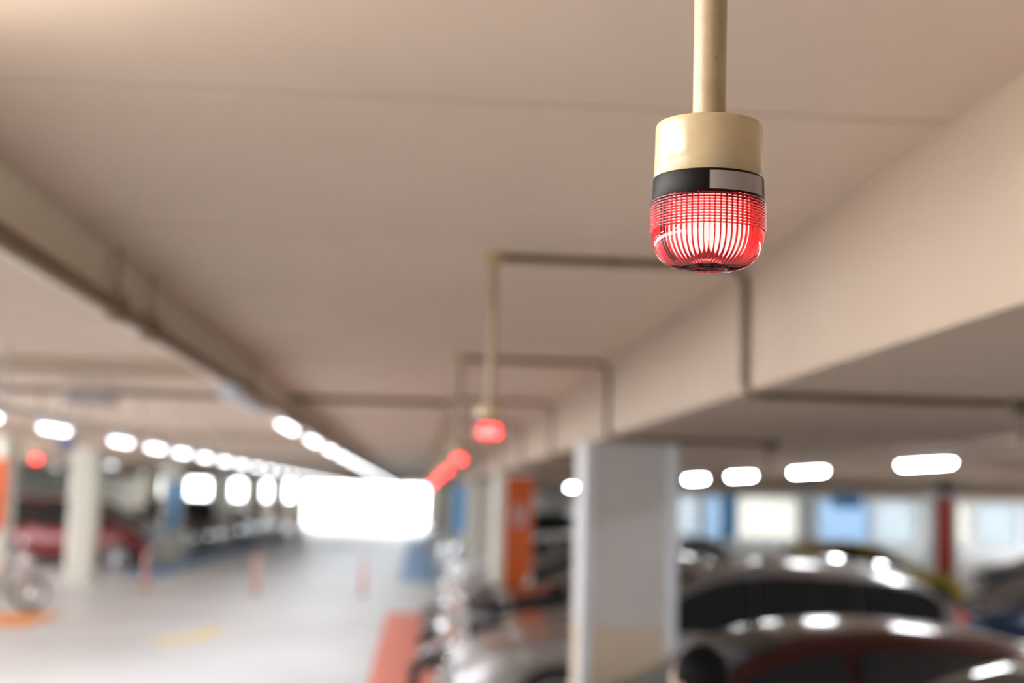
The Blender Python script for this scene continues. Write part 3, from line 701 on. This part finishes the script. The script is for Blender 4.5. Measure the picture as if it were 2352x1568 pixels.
# ------------------------------------------------------------ motorcycles
def make_bike(label, loc, rz, body, scooter=False, group=None):
    t = thing('motorcycle', label, 'motorcycle', loc, rz, group)
    def wheel(x, r):
        w_ = MB().tube([(x+math.cos(2*PI*k/32)*(r-.05), 0, r+math.sin(2*PI*k/32)*(r-.05)) for k in range(32)], .05, 10, closed=True).build('wheel', 'tyre', t, smooth=True)
        rm = MB().tube([(x+math.cos(2*PI*k/28)*(r-.10), 0, r+math.sin(2*PI*k/28)*(r-.10)) for k in range(28)], .016, 8, closed=True)
        for k in range(6): rm.tube([(x, 0, r), (x+math.cos(PI*k/3)*(r-.1), 0, r+math.sin(PI*k/3)*(r-.1))], .010, 6)
        rm.lathe([(.04, -.06), (.05, -.05), (.05, .05), (.04, .06)], 16, c=(x, 0, r), axis='y'); rm.build('rim', 'chrome', w_, smooth=True)
    wheel(.32, .31); wheel(1.68, .31)
    for s_ in (-1, 1):
        MB().tube([(.32, s_*.09, .31), (.52, s_*.09, .82), (.56, s_*.09, .95)], .024, 10).build('fork', 'chrome', t, smooth=True)
        MB().tube([(.58, s_*.30, 1.03), (.50, s_*.33, 1.14), (.48, s_*.34, 1.19)], .008, 6).build('mirror_stalk', 'chrome', t, smooth=True)
        MB().ell((.47, s_*.35, 1.22), (.018, .065, .045)).build('mirror', 'chrome', t, smooth='all')
        MB().ell((.44, s_*.19, .84), (.035, .035, .035)).build('indicator', 'orangef', t, smooth='all')
        MB().tube([(.95, s_*.10, .38), (1.2, s_*.20, .28), (1.85, s_*.23, .36)], [.03, .035, .048], 12).build('exhaust', 'chrome', t, smooth=True)
    MB().tube([(.60, -.36, 1.0), (.56, -.20, 1.02), (.58, 0, .98), (.56, .20, 1.02), (.60, .36, 1.0)], .016, 10).build('handlebar', 'chrome', t, smooth=True)
    hl = MB().ell((.40, 0, .88), (.10, .11, .11)).build('headlight', 'headlamp', t, smooth='all')
    MB().ell((.90, 0, .82), (.30, .15, .13), rot=Euler((0, .12, 0)).to_matrix()).build('fuel_tank', P[body], t, smooth='all', sub=1)
    MB().ell((1.42, 0, .79), (.36, .14, .075)).build('seat', 'dark', t, smooth='all')
    MB().tube([(.60, 0, .90), (.70, 0, .55), (.95, 0, .30), (1.35, 0, .32), (1.50, 0, .62), (1.78, 0, .74)], .022, 8).build('frame', 'dark', t, smooth=True)
    en = MB(); 
    for k in range(6): en.box(.88-.0*k, 1.14, -.11, .11, .46+.035*k, .475+.035*k)
    en.ell((1.02, 0, .38), (.20, .15, .12)); en.build('engine', 'rim', t, smooth=True)
    for xc, nm in ((.32, 'front_fender'), (1.68, 'rear_fender')):
        m = MB(); vs = []; fs = []
        for k in range(13):
            a = math.radians(20+140*k/12 if xc < 1 else 10+120*k/12)
            for y_, dr in ((-.075, .0), (-.04, .02), (.04, .02), (.075, .0)): vs.append((xc+math.cos(a)*(.335+dr), y_, .31+math.sin(a)*(.335+dr)))
        for k in range(12):
            for q in range(3): fs.append((4*k+q, 4*k+q+1, 4*k+5+q, 4*k+4+q))
        m.add(vs, fs).build(nm, P[body], t, smooth='all')
    MB().ell((1.94, 0, .68), (.05, .07, .05)).build('tail_light', 'tail', t, smooth='all')
    MB().tube([(1.3, .08, .33), (1.38, .26, .01)], .012, 8).build('kickstand', 'chrome', t, smooth=True)
    return t
make_bike('chrome motorcycle facing the road at the bottom beside the salmon strip', (-0.05, 14.5, 0), math.radians(2), 'black')
make_bike('dark motorcycle with chrome mirrors behind the nearest one', (0.05, 17.9, 0), math.radians(5), 'charcoal')
make_bike('motorcycle with blue glints beside the orange column sign foot', (0.10, 21.4, 0), 0, 'silver')
make_bike('white and silver motorcycle at the left edge on orange floor', (-6.35, 25.6, 0), math.radians(192), 'white')
make_bike('silver motorcycle cut by the left edge, farther than the white one', (-7.2, 26.6-0.0, 0), math.radians(205), 'silver') if False else None

# ------------------------------------------------------------ person seen from above the shoulder
SK = mat('skin', (0.62, 0.36, 0.25), 0.5); SH = mat('dark jacket', (0.03, 0.03, 0.04), 0.8); TR = mat('dark trousers', (0.03, 0.035, 0.05), 0.8); HA = mat('black hair', (0.004, 0.0035, 0.0035), 0.7, spec=0.15, bump=0.6, bscale=120)
def skin_obj(name, nodes, edges, m_, parent, root=0, sub=2):
    me = bpy.data.meshes.new(name); me.from_pydata([n[0] for n in nodes], edges, [])
    o = bpy.data.objects.new(name, me); C.objects.link(o); o.parent = parent
    sm = o.modifiers.new('skin', 'SKIN')
    for i, n in enumerate(nodes):
        me.skin_vertices[0].data[i].radius = n[1] if isinstance(n[1], tuple) else (n[1], n[1])
        me.skin_vertices[0].data[i].use_root = (i == root)
    sm.use_smooth_shade = True
    s2 = o.modifiers.new('sub', 'SUBSURF'); s2.levels = sub; s2.render_levels = sub
    me.materials.append(m_); return o
pp = at(1606, 1560, 4.95)
pr = thing('person', 'person with black hair seen from behind beside the grey column foot', 'person', (pp.x, 4.95, 0), math.radians(-55))
pr.scale = (1.02, 1.02, 1.02)
# local: facing -x, left/right = -y/+y
nodes = [((0, 0, .92), (.13, .15)), ((0, 0, 1.10), (.11, .14)), ((.01, 0, 1.26), (.12, .17)), ((.0, 0, 1.335), (.07, .09)), ((-.01, 0, 1.40), .052), ((-.02, 0, 1.46), .052)]
edges = [(i, i+1) for i in range(5)]
def limb(base, pts):
    p = base
    for q in pts:
        nodes.append(q); edges.append((p, len(nodes)-1)); p = len(nodes)-1
    return p
ends = []
for s_ in (-1, 1):
    fx = -0.14*s_
    ends.append(limb(2, [((0, s_*.17, 1.29), .058), ((.02+fx*.3, s_*.21, 1.04), .042), ((-.05+fx*.9, s_*.21, .83), .030)]))
    k = limb(0, [((0, s_*.09, .84), .085), ((-.02-fx*.6, s_*.09, .47), .058), ((.02-fx*1.3, s_*.09, .09), .038), ((-.12-fx*1.3, s_*.09, .045), .036)])
body = skin_obj('body', nodes, edges, SH, pr)
hd = MB().ell((-.015, 0, 1.515), (.092, .074, .112), 28, 18).ell((-.055, 0, 1.462), (.050, .052, .052), 20, 12).ell((-.108, 0, 1.505), (.018, .013, .022), 12, 8)
for s_ in (-1, 1): hd.ell((.0, s_*.077, 1.505), (.016, .010, .030), 12, 8)
head = hd.build('head', SK, pr, smooth='all')
for s_ in (-1, 1): MB().ell((-.094, s_*.031, 1.524), (.011, .013, .009), 12, 8).build('eye', 'reflect', head, smooth='all')
MB().ell((-.098, 0, 1.462), (.010, .024, .006), 12, 8).build('mouth', 'redf', head, smooth='all')
hr = MB().ell((.016, 0, 1.543), (.100, .092, .100), 28, 18).ell((.045, 0, 1.485), (.065, .084, .085), 24, 14)
hr.build('hair', HA, pr, smooth='all')
for s_ in (-1, 1):
    fx = -0.14*s_; bx, by, bz = -.05+fx*.9, s_*.21, .83
    hn = [((bx, by, bz), .026), ((bx-.02, by, bz-.06), (.014, .036)), ((bx-.025, by, bz-.09), (.013, .036))]; he = [(0, 1), (1, 2)]
    for q in range(4):
        o_ = len(hn); x_ = bx-.055+.021*q; ln = (.030, .036, .034, .026)[q]
        hn += [((x_, by, bz-.105), .009), ((x_-.004, by-s_*.004, bz-.105-ln), .008), ((x_-.006, by-s_*.014, bz-.105-ln*1.8), .007)]
        he += [(2, o_), (o_, o_+1), (o_+1, o_+2)]
    o_ = len(hn); hn += [((bx-.055, by-s_*.01, bz-.06), .011), ((bx-.075, by-s_*.015, bz-.09), .009)]; he += [(1, o_), (o_, o_+1)]
    skin_obj('hand', hn, he, SK, pr, sub=1)
